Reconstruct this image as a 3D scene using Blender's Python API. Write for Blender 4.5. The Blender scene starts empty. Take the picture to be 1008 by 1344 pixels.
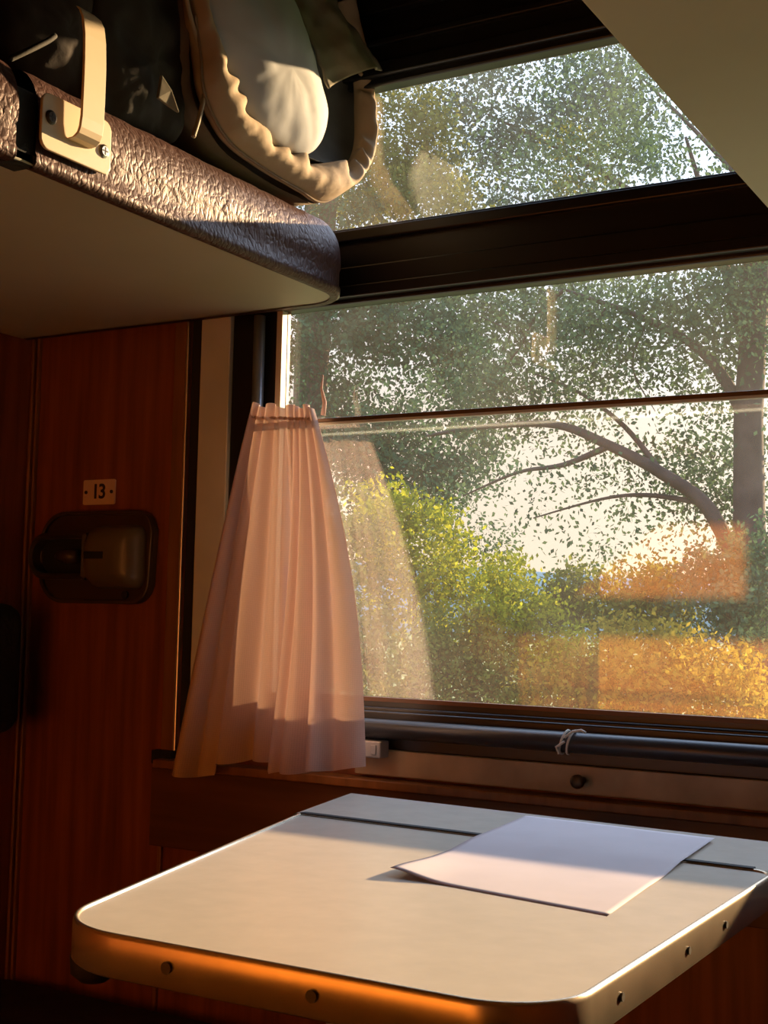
import bpy, bmesh, math, random
import numpy as np
from mathutils import Vector, Matrix, noise as mnoise

random.seed(7)
rng = np.random.default_rng(11)
S = bpy.context.scene
COL = S.collection

# ------------------------------------------------------------------ camera
CAM = Vector((0.0, -1.55, 0.98))
FPX = 1733.0
ROT = Matrix(((0.86610192, 0.01959232, 0.49948334),
              (0.4993659, -0.07866382, -0.86281267),
              (0.02238677, 0.99670866, -0.07791462)))
cam = bpy.data.objects.new('camera', bpy.data.cameras.new('camera'))
COL.objects.link(cam)
cam.matrix_world = Matrix.Translation(CAM) @ ROT.to_4x4()
cam.data.sensor_fit = 'HORIZONTAL'
cam.data.sensor_width = 36.0
cam.data.lens = 36.0 * FPX / 1008.0
cam.data.clip_start = 0.02
cam.data.clip_end = 500
S.camera = cam


def ray(px, py):
    return ROT @ (Vector((px - 504.0, -(py - 672.0), -FPX)) / FPX)


def onY(px, py, y=0.0):
    r = ray(px, py)
    return CAM + r * ((y - CAM.y) / r.y)


def onX(px, py, x):
    r = ray(px, py)
    return CAM + r * ((x - CAM.x) / r.x)


def onZ(px, py, z):
    r = ray(px, py)
    return CAM + r * ((z - CAM.z) / r.z)


# ------------------------------------------------------------------ materials
def newmat(name):
    m = bpy.data.materials.new(name)
    m.use_nodes = True
    nt = m.node_tree
    return m, nt, nt.nodes['Principled BSDF']


def N(nt, t, **kw):
    n = nt.nodes.new(t)
    for k, v in kw.items():
        if k in n.inputs:
            n.inputs[k].default_value = v
        else:
            setattr(n, k, v)
    return n


def L(nt, a, ao, b, bi):
    nt.links.new(a.outputs[ao], b.inputs[bi])


def simple(name, col, rough=0.5, metal=0.0, spec=0.5, var=0.15, scale=12.0, bump=0.0, bscale=60.0,
           stretch=(1, 1, 1), coat=0.0):
    m, nt, p = newmat(name)
    p.inputs['Roughness'].default_value = rough
    p.inputs['Metallic'].default_value = metal
    p.inputs['Specular IOR Level'].default_value = spec
    p.inputs['Coat Weight'].default_value = coat
    tc = N(nt, 'ShaderNodeTexCoord')
    mp = N(nt, 'ShaderNodeMapping')
    mp.inputs['Scale'].default_value = stretch
    L(nt, tc, 'Object', mp, 'Vector')
    no = N(nt, 'ShaderNodeTexNoise', Scale=scale, Detail=5.0)
    L(nt, mp, 'Vector', no, 'Vector')
    cr = N(nt, 'ShaderNodeValToRGB')
    c0 = [c * (1 - var) for c in col]
    c1 = [min(1, c * (1 + var)) for c in col]
    cr.color_ramp.elements[0].position = 0.3
    cr.color_ramp.elements[1].position = 0.7
    cr.color_ramp.elements[0].color = (*c0, 1)
    cr.color_ramp.elements[1].color = (*c1, 1)
    L(nt, no, 'Fac', cr, 'Fac')
    L(nt, cr, 'Color', p, 'Base Color')
    if bump:
        nb = N(nt, 'ShaderNodeTexNoise', Scale=bscale, Detail=4.0)
        L(nt, mp, 'Vector', nb, 'Vector')
        b = N(nt, 'ShaderNodeBump', Strength=bump, Distance=0.004)
        L(nt, nb, 'Fac', b, 'Height')
        L(nt, b, 'Normal', p, 'Normal')
    return m


M = {}
M['wood'] = simple('red_wood', (0.24, 0.072, 0.026), 0.38, var=0.35, scale=6, stretch=(9, 9, 0.6), bump=0.08, bscale=20)
M['wood_trim'] = simple('trim_wood', (0.24, 0.10, 0.03), 0.4, var=0.2, scale=10, stretch=(6, 6, 0.5))
M['brown_trim'] = simple('brown_trim', (0.12, 0.045, 0.016), 0.45, var=0.25, scale=8, stretch=(0.5, 6, 6))
M['door'] = simple('orange_door', (0.64, 0.235, 0.028), 0.5, var=0.12, scale=5, stretch=(6, 6, 0.5))
M['cream'] = simple('cream_paint', (0.60, 0.62, 0.54), 0.5, var=0.10, scale=8, bump=0.03)
M['tan'] = simple('tan_ledge', (0.42, 0.33, 0.20), 0.5, var=0.25, scale=14, bump=0.05)
M['white_trim'] = simple('jamb_white', (0.55, 0.48, 0.36), 0.45, var=0.05)
M['black'] = simple('black_frame', (0.006, 0.0058, 0.0062), 0.38, var=0.3, scale=9)
M['black_matte'] = simple('black_matte', (0.008, 0.007, 0.007), 0.7, var=0.3)
M['tube'] = simple('grey_tube', (0.045, 0.048, 0.055), 0.33, var=0.15, metal=0.2)
M['pull_metal'] = simple('pull_metal', (0.30, 0.31, 0.34), 0.28, metal=0.6, var=0.1)
M['alu'] = simple('aluminium', (0.62, 0.55, 0.45), 0.35, metal=1.0, var=0.1)
M['rod'] = simple('rod_metal', (0.16, 0.11, 0.07), 0.35, metal=0.6, var=0.1)
M['ceiling'] = simple('ceiling_panel', (0.30, 0.24, 0.16), 0.7, var=0.08)
M['floor'] = simple('floor_lino', (0.03, 0.018, 0.012), 0.6, var=0.3)
M['under'] = simple('olive_panel', (0.45, 0.41, 0.275), 0.55, var=0.07, scale=4, bump=0.02, bscale=90)
M['dark_fabric'] = simple('dark_fabric', (0.010, 0.008, 0.006), 0.9, var=0.4, scale=30, bump=0.3, bscale=160)
M['berth_fabric'] = simple('berth_fabric', (0.018, 0.010, 0.006), 0.9, var=0.4, scale=20, bump=0.3, bscale=160)
M['bracket'] = simple('cream_metal', (0.72, 0.57, 0.36), 0.35, var=0.05, coat=0.2)
M['screw'] = simple('screw_metal', (0.6, 0.57, 0.5), 0.3, metal=1.0)
M['screw_dark'] = simple('screw_dark', (0.05, 0.035, 0.02), 0.5, metal=0.3)
M['lamp_body'] = simple('lamp_body', (0.050, 0.030, 0.015), 0.38, var=0.2)
M['lamp_shade'] = simple('lamp_shade', (0.13, 0.105, 0.065), 0.32, var=0.1)
M['plate'] = simple('plate_white', (0.72, 0.52, 0.38), 0.5, var=0.06)
M['ink'] = simple('ink', (0.02, 0.012, 0.008), 0.6)
M['laminate'] = simple('table_laminate', (0.65, 0.565, 0.46), 0.27, var=0.04, scale=40, bump=0.01, bscale=150, spec=0.35)
M['edge'] = simple('table_edge', (0.66, 0.53, 0.37), 0.27, metal=0.8, var=0.12, scale=30)
M['seam'] = simple('seam_dark', (0.015, 0.012, 0.010), 0.8)
M['paper'] = simple('paper', (0.66, 0.58, 0.59), 0.7, var=0.03, scale=20, spec=0.2)
M['string'] = simple('string', (0.55, 0.50, 0.42), 0.9)
M['plastic'] = simple('pale_plastic', (0.50, 0.46, 0.42), 0.5, var=0.05)
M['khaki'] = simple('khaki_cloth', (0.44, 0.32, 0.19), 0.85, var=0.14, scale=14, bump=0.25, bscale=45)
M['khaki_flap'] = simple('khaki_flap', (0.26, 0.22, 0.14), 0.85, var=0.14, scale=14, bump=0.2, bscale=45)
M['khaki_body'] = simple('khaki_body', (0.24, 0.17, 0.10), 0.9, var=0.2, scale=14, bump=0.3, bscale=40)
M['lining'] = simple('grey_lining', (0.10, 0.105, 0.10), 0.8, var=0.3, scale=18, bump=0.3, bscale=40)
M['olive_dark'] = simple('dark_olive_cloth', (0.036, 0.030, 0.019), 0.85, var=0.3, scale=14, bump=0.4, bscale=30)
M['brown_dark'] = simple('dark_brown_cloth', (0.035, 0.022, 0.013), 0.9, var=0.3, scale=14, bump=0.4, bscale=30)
M['pillow'] = simple('pillow_cloth', (0.47, 0.48, 0.48), 0.8, var=0.05, scale=8, bump=0.15, bscale=18)
M['piping'] = simple('piping', (0.40, 0.32, 0.20), 0.7)
M['bark'] = simple('bark', (0.050, 0.036, 0.032), 0.9, var=0.4, scale=10, bump=0.6, bscale=25)
M['grass'] = simple('meadow', (0.10, 0.14, 0.03), 0.95, var=0.4, scale=0.8)
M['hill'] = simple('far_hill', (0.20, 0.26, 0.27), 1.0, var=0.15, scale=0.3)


def leather():
    m, nt, p = newmat('brown_leather')
    p.inputs['Roughness'].default_value = 0.47
    p.inputs['Specular IOR Level'].default_value = 0.30
    p.inputs['Specular Tint'].default_value = (0.95, 0.58, 0.48, 1)
    tc = N(nt, 'ShaderNodeTexCoord')
    mp = N(nt, 'ShaderNodeMapping')
    mp.inputs['Scale'].default_value = (1, 1.15, 0.8)
    L(nt, tc, 'Object', mp, 'Vector')
    nz = N(nt, 'ShaderNodeTexNoise', Scale=25.0, Detail=3.0, Distortion=0.6)
    L(nt, mp, 'Vector', nz, 'Vector')
    mixv = N(nt, 'ShaderNodeVectorMath', operation='MULTIPLY_ADD')
    mixv.inputs[1].default_value = (0.02, 0.02, 0.02)
    L(nt, nz, 'Color', mixv, 0)
    L(nt, mp, 'Vector', mixv, 2)
    v = N(nt, 'ShaderNodeTexVoronoi', Scale=105.0, feature='DISTANCE_TO_EDGE')
    L(nt, mixv, 'Vector', v, 'Vector')
    mr = N(nt, 'ShaderNodeMapRange')
    mr.inputs['From Max'].default_value = 0.25
    mr.inputs['To Max'].default_value = 0.7
    L(nt, v, 'Distance', mr, 'Value')
    fine = N(nt, 'ShaderNodeTexNoise', Scale=60.0, Detail=5.0, Distortion=1.5)
    L(nt, mp, 'Vector', fine, 'Vector')
    add = N(nt, 'ShaderNodeMath', operation='MULTIPLY_ADD')
    add.inputs[1].default_value = 2.0
    L(nt, fine, 'Fac', add, 0)
    L(nt, mr, 'Result', add, 2)
    b = N(nt, 'ShaderNodeBump', Strength=0.42, Distance=0.0016)
    L(nt, add, 'Value', b, 'Height')
    L(nt, b, 'Normal', p, 'Normal')
    cr = N(nt, 'ShaderNodeValToRGB')
    cr.color_ramp.elements[0].color = (0.040, 0.016, 0.011, 1)
    cr.color_ramp.elements[1].color = (0.080, 0.036, 0.027, 1)
    L(nt, nz, 'Fac', cr, 'Fac')
    L(nt, cr, 'Color', p, 'Base Color')
    return m


M['leather'] = leather()


def glassmat():
    m, nt, p = newmat('dusty_glass')
    nt.nodes.remove(p)
    out = nt.nodes['Material Output']
    geo = N(nt, 'ShaderNodeNewGeometry')
    dot = N(nt, 'ShaderNodeVectorMath', operation='DOT_PRODUCT')
    L(nt, geo, 'Normal', dot, 0)
    L(nt, geo, 'Incoming', dot, 1)
    ab = N(nt, 'ShaderNodeMath', operation='ABSOLUTE')
    L(nt, dot, 'Value', ab, 0)
    om = N(nt, 'ShaderNodeMath', operation='SUBTRACT')
    om.inputs[0].default_value = 1.0
    L(nt, ab, 'Value', om, 1)
    pw = N(nt, 'ShaderNodeMath', operation='POWER')
    L(nt, om, 'Value', pw, 0)
    pw.inputs[1].default_value = 5.0
    fr = N(nt, 'ShaderNodeMath', operation='MULTIPLY_ADD')
    L(nt, pw, 'Value', fr, 0)
    fr.inputs[1].default_value = 0.93
    fr.inputs[2].default_value = 0.095
    tr = N(nt, 'ShaderNodeBsdfTransparent')
    gl = N(nt, 'ShaderNodeBsdfGlossy', Roughness=0.02)
    mx = N(nt, 'ShaderNodeMixShader')
    L(nt, fr, 'Value', mx, 'Fac')
    L(nt, tr, 'BSDF', mx, 1)
    L(nt, gl, 'BSDF', mx, 2)
    # dust film
    tc = N(nt, 'ShaderNodeTexCoord')
    n1 = N(nt, 'ShaderNodeTexNoise', Scale=5.0, Detail=6.0, Roughness=0.65)
    L(nt, tc, 'Object', n1, 'Vector')
    mr = N(nt, 'ShaderNodeMapRange')
    mr.inputs['From Min'].default_value = 0.3
    mr.inputs['From Max'].default_value = 0.75
    mr.inputs['To Min'].default_value = 0.005
    mr.inputs['To Max'].default_value = 0.018
    L(nt, n1, 'Fac', mr, 'Value')
    du = N(nt, 'ShaderNodeBsdfTranslucent')
    du.inputs['Color'].default_value = (0.85, 0.82, 0.78, 1)
    mx2 = N(nt, 'ShaderNodeMixShader')
    L(nt, mr, 'Result', mx2, 'Fac')
    L(nt, mx, 'Shader', mx2, 1)
    L(nt, du, 'BSDF', mx2, 2)
    L(nt, mx2, 'Shader', out, 'Surface')
    return m


M['glass'] = glassmat()


def curtainmat():
    m, nt, p = newmat('pink_net_cloth')
    nt.nodes.remove(p)
    out = nt.nodes['Material Output']
    tc = N(nt, 'ShaderNodeTexCoord')
    v = N(nt, 'ShaderNodeTexVoronoi', Scale=1.0, feature='F1')
    v.inputs['Randomness'].default_value = 0.15
    mp = N(nt, 'ShaderNodeMapping')
    mp.inputs['Scale'].default_value = (230, 200, 1)
    L(nt, tc, 'UV', mp, 'Vector')
    L(nt, mp, 'Vector', v, 'Vector')
    mr = N(nt, 'ShaderNodeMapRange')
    mr.inputs['From Min'].default_value = 0.15
    mr.inputs['From Max'].default_value = 0.5
    mr.inputs['To Min'].default_value = 0.16
    mr.inputs['To Max'].default_value = 0.02
    L(nt, v, 'Distance', mr, 'Value')
    d = N(nt, 'ShaderNodeBsdfDiffuse')
    d.inputs['Color'].default_value = (0.66, 0.50, 0.45, 1)
    t = N(nt, 'ShaderNodeBsdfTranslucent')
    t.inputs['Color'].default_value = (0.80, 0.50, 0.36, 1)
    mx = N(nt, 'ShaderNodeMixShader', Fac=0.095)
    L(nt, d, 'BSDF', mx, 1)
    L(nt, t, 'BSDF', mx, 2)
    tr = N(nt, 'ShaderNodeBsdfTransparent')
    mx2 = N(nt, 'ShaderNodeMixShader')
    L(nt, mr, 'Result', mx2, 'Fac')
    L(nt, mx, 'Shader', mx2, 1)
    L(nt, tr, 'BSDF', mx2, 2)
    L(nt, mx2, 'Shader', out, 'Surface')
    return m


M['curtain'] = curtainmat()


def leafmat(name, c0, c1, trans=0.5, tmul=1.3):
    m, nt, p = newmat(name)
    nt.nodes.remove(p)
    out = nt.nodes['Material Output']
    g = N(nt, 'ShaderNodeNewGeometry')
    cr = N(nt, 'ShaderNodeValToRGB')
    cr.color_ramp.elements[0].color = (*c0, 1)
    cr.color_ramp.elements[1].color = (*c1, 1)
    L(nt, g, 'Random Per Island', cr, 'Fac')
    d = N(nt, 'ShaderNodeBsdfDiffuse')
    t = N(nt, 'ShaderNodeBsdfTranslucent')
    gain = N(nt, 'ShaderNodeVectorMath', operation='SCALE')
    gain.inputs['Scale'].default_value = tmul
    L(nt, cr, 'Color', gain, 0)
    L(nt, cr, 'Color', d, 'Color')
    L(nt, gain, 'Vector', t, 'Color')
    mx = N(nt, 'ShaderNodeMixShader', Fac=trans)
    L(nt, d, 'BSDF', mx, 1)
    L(nt, t, 'BSDF', mx, 2)
    L(nt, mx, 'Shader', out, 'Surface')
    return m


M['leaf_dark'] = leafmat('leaf_dark', (0.018, 0.055, 0.038), (0.065, 0.15, 0.08), 0.3)
M['leaf_mid'] = leafmat('leaf_mid', (0.03, 0.070, 0.045), (0.10, 0.17, 0.085), 0.3)
M['leaf_grey'] = leafmat('leaf_grey', (0.04, 0.085, 0.085), (0.10, 0.165, 0.14), 0.28)
M['leaf_olive'] = leafmat('leaf_olive', (0.09, 0.12, 0.03), (0.21, 0.22, 0.06), 0.45)
M['leaf_lime'] = leafmat('leaf_lime', (0.13, 0.16, 0.01), (0.40, 0.40, 0.03), 0.5)
M['leaf_green'] = leafmat('leaf_green', (0.05, 0.075, 0.015), (0.18, 0.20, 0.04), 0.45)
M['leaf_gold'] = leafmat('leaf_gold', (0.11, 0.095, 0.014), (0.32, 0.25, 0.035), 0.5)


# ------------------------------------------------------------------ mesh helpers
class MB:
    def __init__(self):
        self.v, self.f = [], []

    def add(self, verts, faces):
        o = len(self.v)
        self.v += [tuple(v) for v in verts]
        self.f += [tuple(i + o for i in f) for f in faces]
        return self

    def box(self, x0, x1, y0, y1, z0, z1):
        vs = [(x, y, z) for x in (x0, x1) for y in (y0, y1) for z in (z0, z1)]
        return self.add(vs, [(0, 1, 3, 2), (4, 6, 7, 5), (0, 4, 5, 1), (2, 3, 7, 6), (0, 2, 6, 4), (1, 5, 7, 3)])

    def grid(self, rows, close_u=False, close_v=False):
        nv, nu = len(rows), len(rows[0])
        vs = [p for r in rows for p in r]
        fs = []
        for j in range(nv if close_v else nv - 1):
            for i in range(nu if close_u else nu - 1):
                a, b = j * nu + i, j * nu + (i + 1) % nu
                j2 = (j + 1) % nv
                fs.append((a, b, j2 * nu + (i + 1) % nu, j2 * nu + i))
        return self.add(vs, fs)

    def tube(self, pts, rad, n=12, cap=True):
        pts = [Vector(p) for p in pts]
        rows = []
        up = None
        for i, p in enumerate(pts):
            t = (pts[min(i + 1, len(pts) - 1)] - pts[max(i - 1, 0)]).normalized()
            if up is None:
                up = Vector((0, 0, 1)) if abs(t.z) < 0.9 else Vector((1, 0, 0))
            a = (up - t * up.dot(t)).normalized()
            b = t.cross(a)
            up = a
            r = rad[i] if isinstance(rad, (list, tuple)) else rad
            rows.append([p + (a * math.cos(k * 2 * math.pi / n) + b * math.sin(k * 2 * math.pi / n)) * r for k in range(n)])
        o = len(self.v)
        self.grid(rows, close_u=True)
        if cap:
            self.f.append(tuple(o + k for k in range(n))[::-1])
            self.f.append(tuple(o + (len(pts) - 1) * n + k for k in range(n)))
        return self

    def prism(self, poly, z0, z1):
        n = len(poly)
        vs = [(p[0], p[1], z0) for p in poly] + [(p[0], p[1], z1) for p in poly]
        fs = [tuple(range(n))[::-1], tuple(range(n, 2 * n))]
        fs += [(i, (i + 1) % n, n + (i + 1) % n, n + i) for i in range(n)]
        return self.add(vs, fs)

    def build(self, name, mat, parent=None, smooth=False, bevel=0.0, seg=2, subsurf=0, uv=None, origin=None):
        me = bpy.data.meshes.new(name)
        vs = self.v
        if parent is not None and origin is None:
            origin = parent.matrix_world.translation
        if origin is not None:
            vs = [(v[0] - origin[0], v[1] - origin[1], v[2] - origin[2]) for v in vs]
        me.from_pydata(vs, [], self.f)
        bm = bmesh.new()
        bm.from_mesh(me)
        bmesh.ops.recalc_face_normals(bm, faces=bm.faces)
        bm.to_mesh(me)
        bm.free()
        if uv:
            l = me.uv_layers.new(name='UVMap')
            for lp in me.loops:
                l.data[lp.index].uv = uv[lp.vertex_index]
        o = bpy.data.objects.new(name, me)
        COL.objects.link(o)
        if parent is not None:
            o.parent = parent
            pl = parent.matrix_world.translation
            o.location = (origin[0] - pl[0], origin[1] - pl[1], origin[2] - pl[2])
            WT[o.name] = Vector(origin)
        elif origin is not None:
            o.location = origin
        bpy.context.view_layer.update()
        me.materials.append(M[mat])
        if smooth:
            for p in me.polygons:
                p.use_smooth = True
        if bevel:
            md = o.modifiers.new('bevel', 'BEVEL')
            md.width = bevel
            md.segments = seg
            md.limit_method = 'ANGLE'
            md.angle_limit = math.radians(40)
        if subsurf:
            md = o.modifiers.new('sub', 'SUBSURF')
            md.levels = md.render_levels = subsurf
        return o


WT = {}


def tag(o, label=None, cat=None, group=None, kind=None):
    if label:
        o['label'] = label
    if cat:
        o['category'] = cat
    if group:
        o['group'] = group
    if kind:
        o['kind'] = kind
    return o


def thing(name, loc, label, cat, group=None):
    o = bpy.data.objects.new(name, None)
    o.empty_display_size = 0.05
    o.location = loc
    COL.objects.link(o)
    bpy.context.view_layer.update()
    return tag(o, label, cat, group)


def round_poly(pts, rads, n=8):
    out = []
    m = len(pts)
    for i in range(m):
        p = Vector(pts[i]); a = Vector(pts[i - 1]); b = Vector(pts[(i + 1) % m])
        r = rads[i] if isinstance(rads, (list, tuple)) else rads
        if r <= 0:
            out.append((p.x, p.y)); continue
        u = (a - p).normalized(); w = (b - p).normalized()
        ang = u.angle(w)
        d = r / math.tan(ang / 2)
        s, e = p + u * d, p + w * d
        c = p + (u + w).normalized() * (r / math.sin(ang / 2))
        a0 = math.atan2(s.y - c.y, s.x - c.x)
        a1 = math.atan2(e.y - c.y, e.x - c.x)
        da = (a1 - a0 + math.pi) % (2 * math.pi) - math.pi
        for k in range(n + 1):
            t = a0 + da * k / n
            out.append((c.x + r * math.cos(t), c.y + r * math.sin(t)))
    return out


def offset_poly(poly, d):
    n = len(poly)
    area = sum(poly[i][0] * poly[(i + 1) % n][1] - poly[(i + 1) % n][0] * poly[i][1] for i in range(n))
    s = 1 if area > 0 else -1
    out = []
    for i in range(n):
        p0, p1, p2 = Vector(poly[i - 1]), Vector(poly[i]), Vector(poly[(i + 1) % n])
        e1 = (p1 - p0).normalized() if (p1 - p0).length > 1e-7 else (p2 - p1).normalized()
        e2 = (p2 - p1).normalized() if (p2 - p1).length > 1e-7 else e1
        n1 = Vector((e1.y, -e1.x)) * s
        n2 = Vector((e2.y, -e2.x)) * s
        nn = (n1 + n2)
        nn = nn.normalized() / max(0.5, nn.normalized().dot(n1))
        out.append((p1.x + nn.x * d, p1.y + nn.y * d))
    return out


def sweep(poly, profile, closed_profile=True):
    """loft a profile of (outward offset, z) around a closed plan outline"""
    b = MB()
    rows = [[(x, y, z) for x, y in offset_poly(poly, o)] for o, z in profile]
    b.grid(rows, close_u=True, close_v=closed_profile)
    return b


def fbm(v, s):
    return mnoise.fractal(Vector(v) * s, 1.0, 2.0, 4)


def inflate(outline, xc, front, back, wr=0.0, ws=18.0, rings=14, center=None, power=0.5, fold=0.0):
    """a stuffed cloth solid: outline is a list of (y,z); it bulges to +x by front and to -x by back"""
    n = len(outline)
    if center is None:
        center = (sum(p[0] for p in outline) / n, sum(p[1] for p in outline) / n)
    b = MB()
    rows = []

    def pt(t, k, side):
        y = center[0] + (outline[k][0] - center[0]) * t
        z = center[1] + (outline[k][1] - center[1]) * t
        h = max(0.0, 1 - t * t) ** power
        x = xc + (front if side > 0 else -back) * h
        q = Vector((y, z, side * 3.1))
        d = fbm(q, ws) * wr * (0.3 + h)
        if fold:
            d += fold * abs(math.sin(40 * (y + 0.6 * z) + 4 * fbm(q, 6))) * (0.3 + h)
        return (x + side * d, y + d * 0.3, z)
    ts = [math.sin(math.pi / 2 * (i + 1) / rings) for i in range(rings)]
    for t in ts:
        rows.append([pt(t, k, 1) for k in range(n)])
    for t in ts[-2::-1]:
        rows.append([pt(t, k, -1) for k in range(n)])
    b.grid(rows, close_u=True)
    c0 = len(b.v)
    b.v.append((xc + front, center[0], center[1]))
    b.f += [(c0, k, (k + 1) % n) for k in range(n)]
    c1 = len(b.v)
    b.v.append((xc - back, center[0], center[1]))
    last = (len(rows) - 1) * n
    b.f += [(c1, last + (k + 1) % n, last + k) for k in range(n)]
    return b


def smooth_path(pts, n=8, closed=False):
    """Catmull-Rom through points of any dimension"""
    P = [Vector(p) for p in pts]
    m = len(P)
    out = []
    for i in range(m if closed else m - 1):
        if closed:
            p0, p1, p2, p3 = P[i - 1], P[i], P[(i + 1) % m], P[(i + 2) % m]
        else:
            p0, p1, p2, p3 = P[max(i - 1, 0)], P[i], P[i + 1], P[min(i + 2, m - 1)]
        for k in range(n):
            t = k / n
            out.append(0.5 * ((2 * p1) + (p2 - p0) * t + (2 * p0 - 5 * p1 + 4 * p2 - p3) * t * t
                              + (3 * p1 - p0 - 3 * p2 + p3) * t ** 3))
    if not closed:
        out.append(P[-1])
    return out


# ------------------------------------------------------------------ room shell
XL, XR, YD, ZC = -1.56, 0.29, -1.90, 2.35
WX0, WX1 = -1.157, 0.17          # window opening
WZ0, WZ1 = 0.80, 1.93
b = MB()
b.box(XL - .03, WX0, 0.0, 0.06, 0, ZC)
b.box(WX1, XR + .03, 0.0, 0.06, 0, ZC)
b.box(WX0, WX1, 0.0, 0.06, 0, WZ0)
b.box(WX0, WX1, 0.0, 0.06, WZ1, ZC)
tag(b.build('wall_window', 'wood'), 'dark red wooden wall around the train window', kind='structure')
tag(MB().box(XL - .03, XL, YD, 0.0, 0, ZC).build('wall_left', 'wood'), 'dark red wooden partition on the left', kind='structure')
tag(MB().box(XR, XR + .03, YD, 0.0, 0, ZC).build('wall_right', 'wood'), 'dark red wooden partition on the right', kind='structure')
b = MB()
b.box(XL - .03, -1.32, YD - .04, YD, 0, ZC)
b.box(-0.30, XR + .03, YD - .04, YD, 0, ZC)
b.box(-1.32, -0.30, YD - .04, YD, 2.0, ZC)
tag(b.build('wall_door', 'wood'), 'dark red wooden wall around the orange compartment door', kind='structure')
d1 = tag(MB().box(-1.32, -0.30, YD - .035, YD - .002, 0.0, 2.0).build('door_1', 'door', bevel=.003), 'orange wooden compartment door', kind='structure')
MB().box(-.44, -.41, YD - .002, YD + .03, .95, 1.12).build('door_handle', 'alu', d1, bevel=.006)
tag(MB().box(XL - .03, XR + .03, YD - .04, 0.06, -.05, 0).build('floor', 'floor'), 'dark floor of the compartment', kind='structure')
tag(MB().box(XL - .03, XR + .03, YD - .04, 0.06, ZC, ZC + .05).build('ceiling', 'ceiling'), 'beige ceiling of the compartment', kind='structure')

# --- window
GX0, GX1 = -1.072, 0.13
LZ0, LZ1, UZ0, UZ1 = 0.868, 1.413, 1.521, 1.719
GY = 0.015
b = MB()
b.box(WX0, GX0, -.006, .021, WZ0, WZ1)                    # left stile
b.box(GX1, WX1, -.006, .021, WZ0, WZ1)
b.box(GX0, GX1, .004, .021, WZ0, LZ0)
b.box(GX0, GX1, -.006, .004, WZ0, LZ0 - .011)
b.box(GX0, GX1, -.006, .021, LZ1, UZ0)
b.box(GX0, GX1, -.006, .021, UZ1, WZ1)
b.box(-.300, GX1, -.006, .021, UZ0, UZ1)                 # unseen filler added to cut the sun patch on the door
win = tag(b.build('window_1', 'black', bevel=.003), 'black framed train window with a tall lower pane and a low upper pane', kind='structure')
win_ridges = MB()
for z0, z1, y in ((LZ1 + .006, LZ1 + .022, -.020), (LZ1 + .022, LZ1 + .050, -.013), (UZ0 - .022, UZ0 - .006, -.015),
                  (UZ1 + .010, UZ1 + .030, -.016), (UZ1 + .055, UZ1 + .065, -.014), (UZ1 + .10, WZ1 + .05, -.02),
                  (LZ0 - .028, LZ0 - .016, -.014)):
    win_ridges.box(WX0, WX1, y, -.004, z0, z1)
tag(win_ridges.build('frame_ridge', 'black', win, bevel=.002), None)
tag(MB().box(GX0, GX1, GY - .002, GY + .002, LZ0, LZ1).build('pane', 'glass', win), 'dusty lower window pane')
tag(MB().box(GX0, -.300, GY - .002, GY + .002, UZ0, UZ1).build('pane', 'glass', win), 'low upper window pane above the black bar')
# cream liner of the left reveal and its brown gasket
tag(MB().box(GX0 - .006, GX0 + .0035, -.0075, GY - .009, LZ0, LZ1).build('jamb', 'white_trim', win), 'cream painted window jamb strip')
tag(MB().box(GX0, GX0 + .004, GY - .009, GY - .002, LZ0, LZ1).build('gasket', 'wood_trim', win), 'brown gasket strip')
tag(MB().box(GX0, GX1, .0035, GY - .002, LZ0 - .004, LZ0 + .0015).build('sill_bead', 'brown_trim', win), 'brown bead under the pane')
tag(MB().tube([(-1.098, -.022, .85), (-1.098, -.022, 1.405)], .0085, 16).build('pull_tube', 'pull_metal', win, smooth=True), 'grey upright tube on the black stile')

# --- trims of the window wall
trims = [
    ('trim_1', 'cream', (-1.211, WX0 - .0005, -.012, 0, .775, 1.95), 'cream upright strip left of the window frame'),
    ('trim_2', 'black_matte', (-1.232, -1.211, -.006, 0, .775, 1.95), 'black groove beside the cream strip'),
    ('trim_3', 'alu', (-1.241, -1.236, -.010, 0, .775, 1.95), 'thin metal strip beside the black groove'),
    ('trim_4', 'wood_trim', (-1.264, -1.241, -.008, 0, .775, 1.95), 'light brown wooden strip left of the window'),
    ('trim_5', 'wood_trim', (-1.266, -1.259, -.006, 0, .0, .742), 'thin light strip on the wall below the curtain'),
    ('trim_6', 'wood_trim', (XL + .002, XL + .008, -.010, 0, .0, 2.3), 'thin upright strip in the left corner'),
    ('trim_7', 'wood_trim', (XL + .012, XL + .017, -.008, 0, .0, 2.3), 'second thin upright strip in the left corner'),
    ('trim_8', 'tan', (-.925, WX1, -.016, 0, .768, .802), 'tan ledge strip under the window'),
    ('trim_9', 'brown_trim', (-1.262, XR, -.030, 0, .640, .752), 'dark brown wooden rail behind the table'),
    ('trim_10', 'wood_trim', (-1.255, XR, -.036, 0, .752, .764), 'light brown wooden bead on the rail behind the table'),
    ('trim_11', 'black_matte', (-1.275, -1.238, -.016, 0, .755, .775), 'dark end cap below the light brown strip'),
]
for nm, mt, bx, lb in trims:
    tag(MB().box(*bx).build(nm, mt, bevel=.0015), lb, kind='structure')

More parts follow.
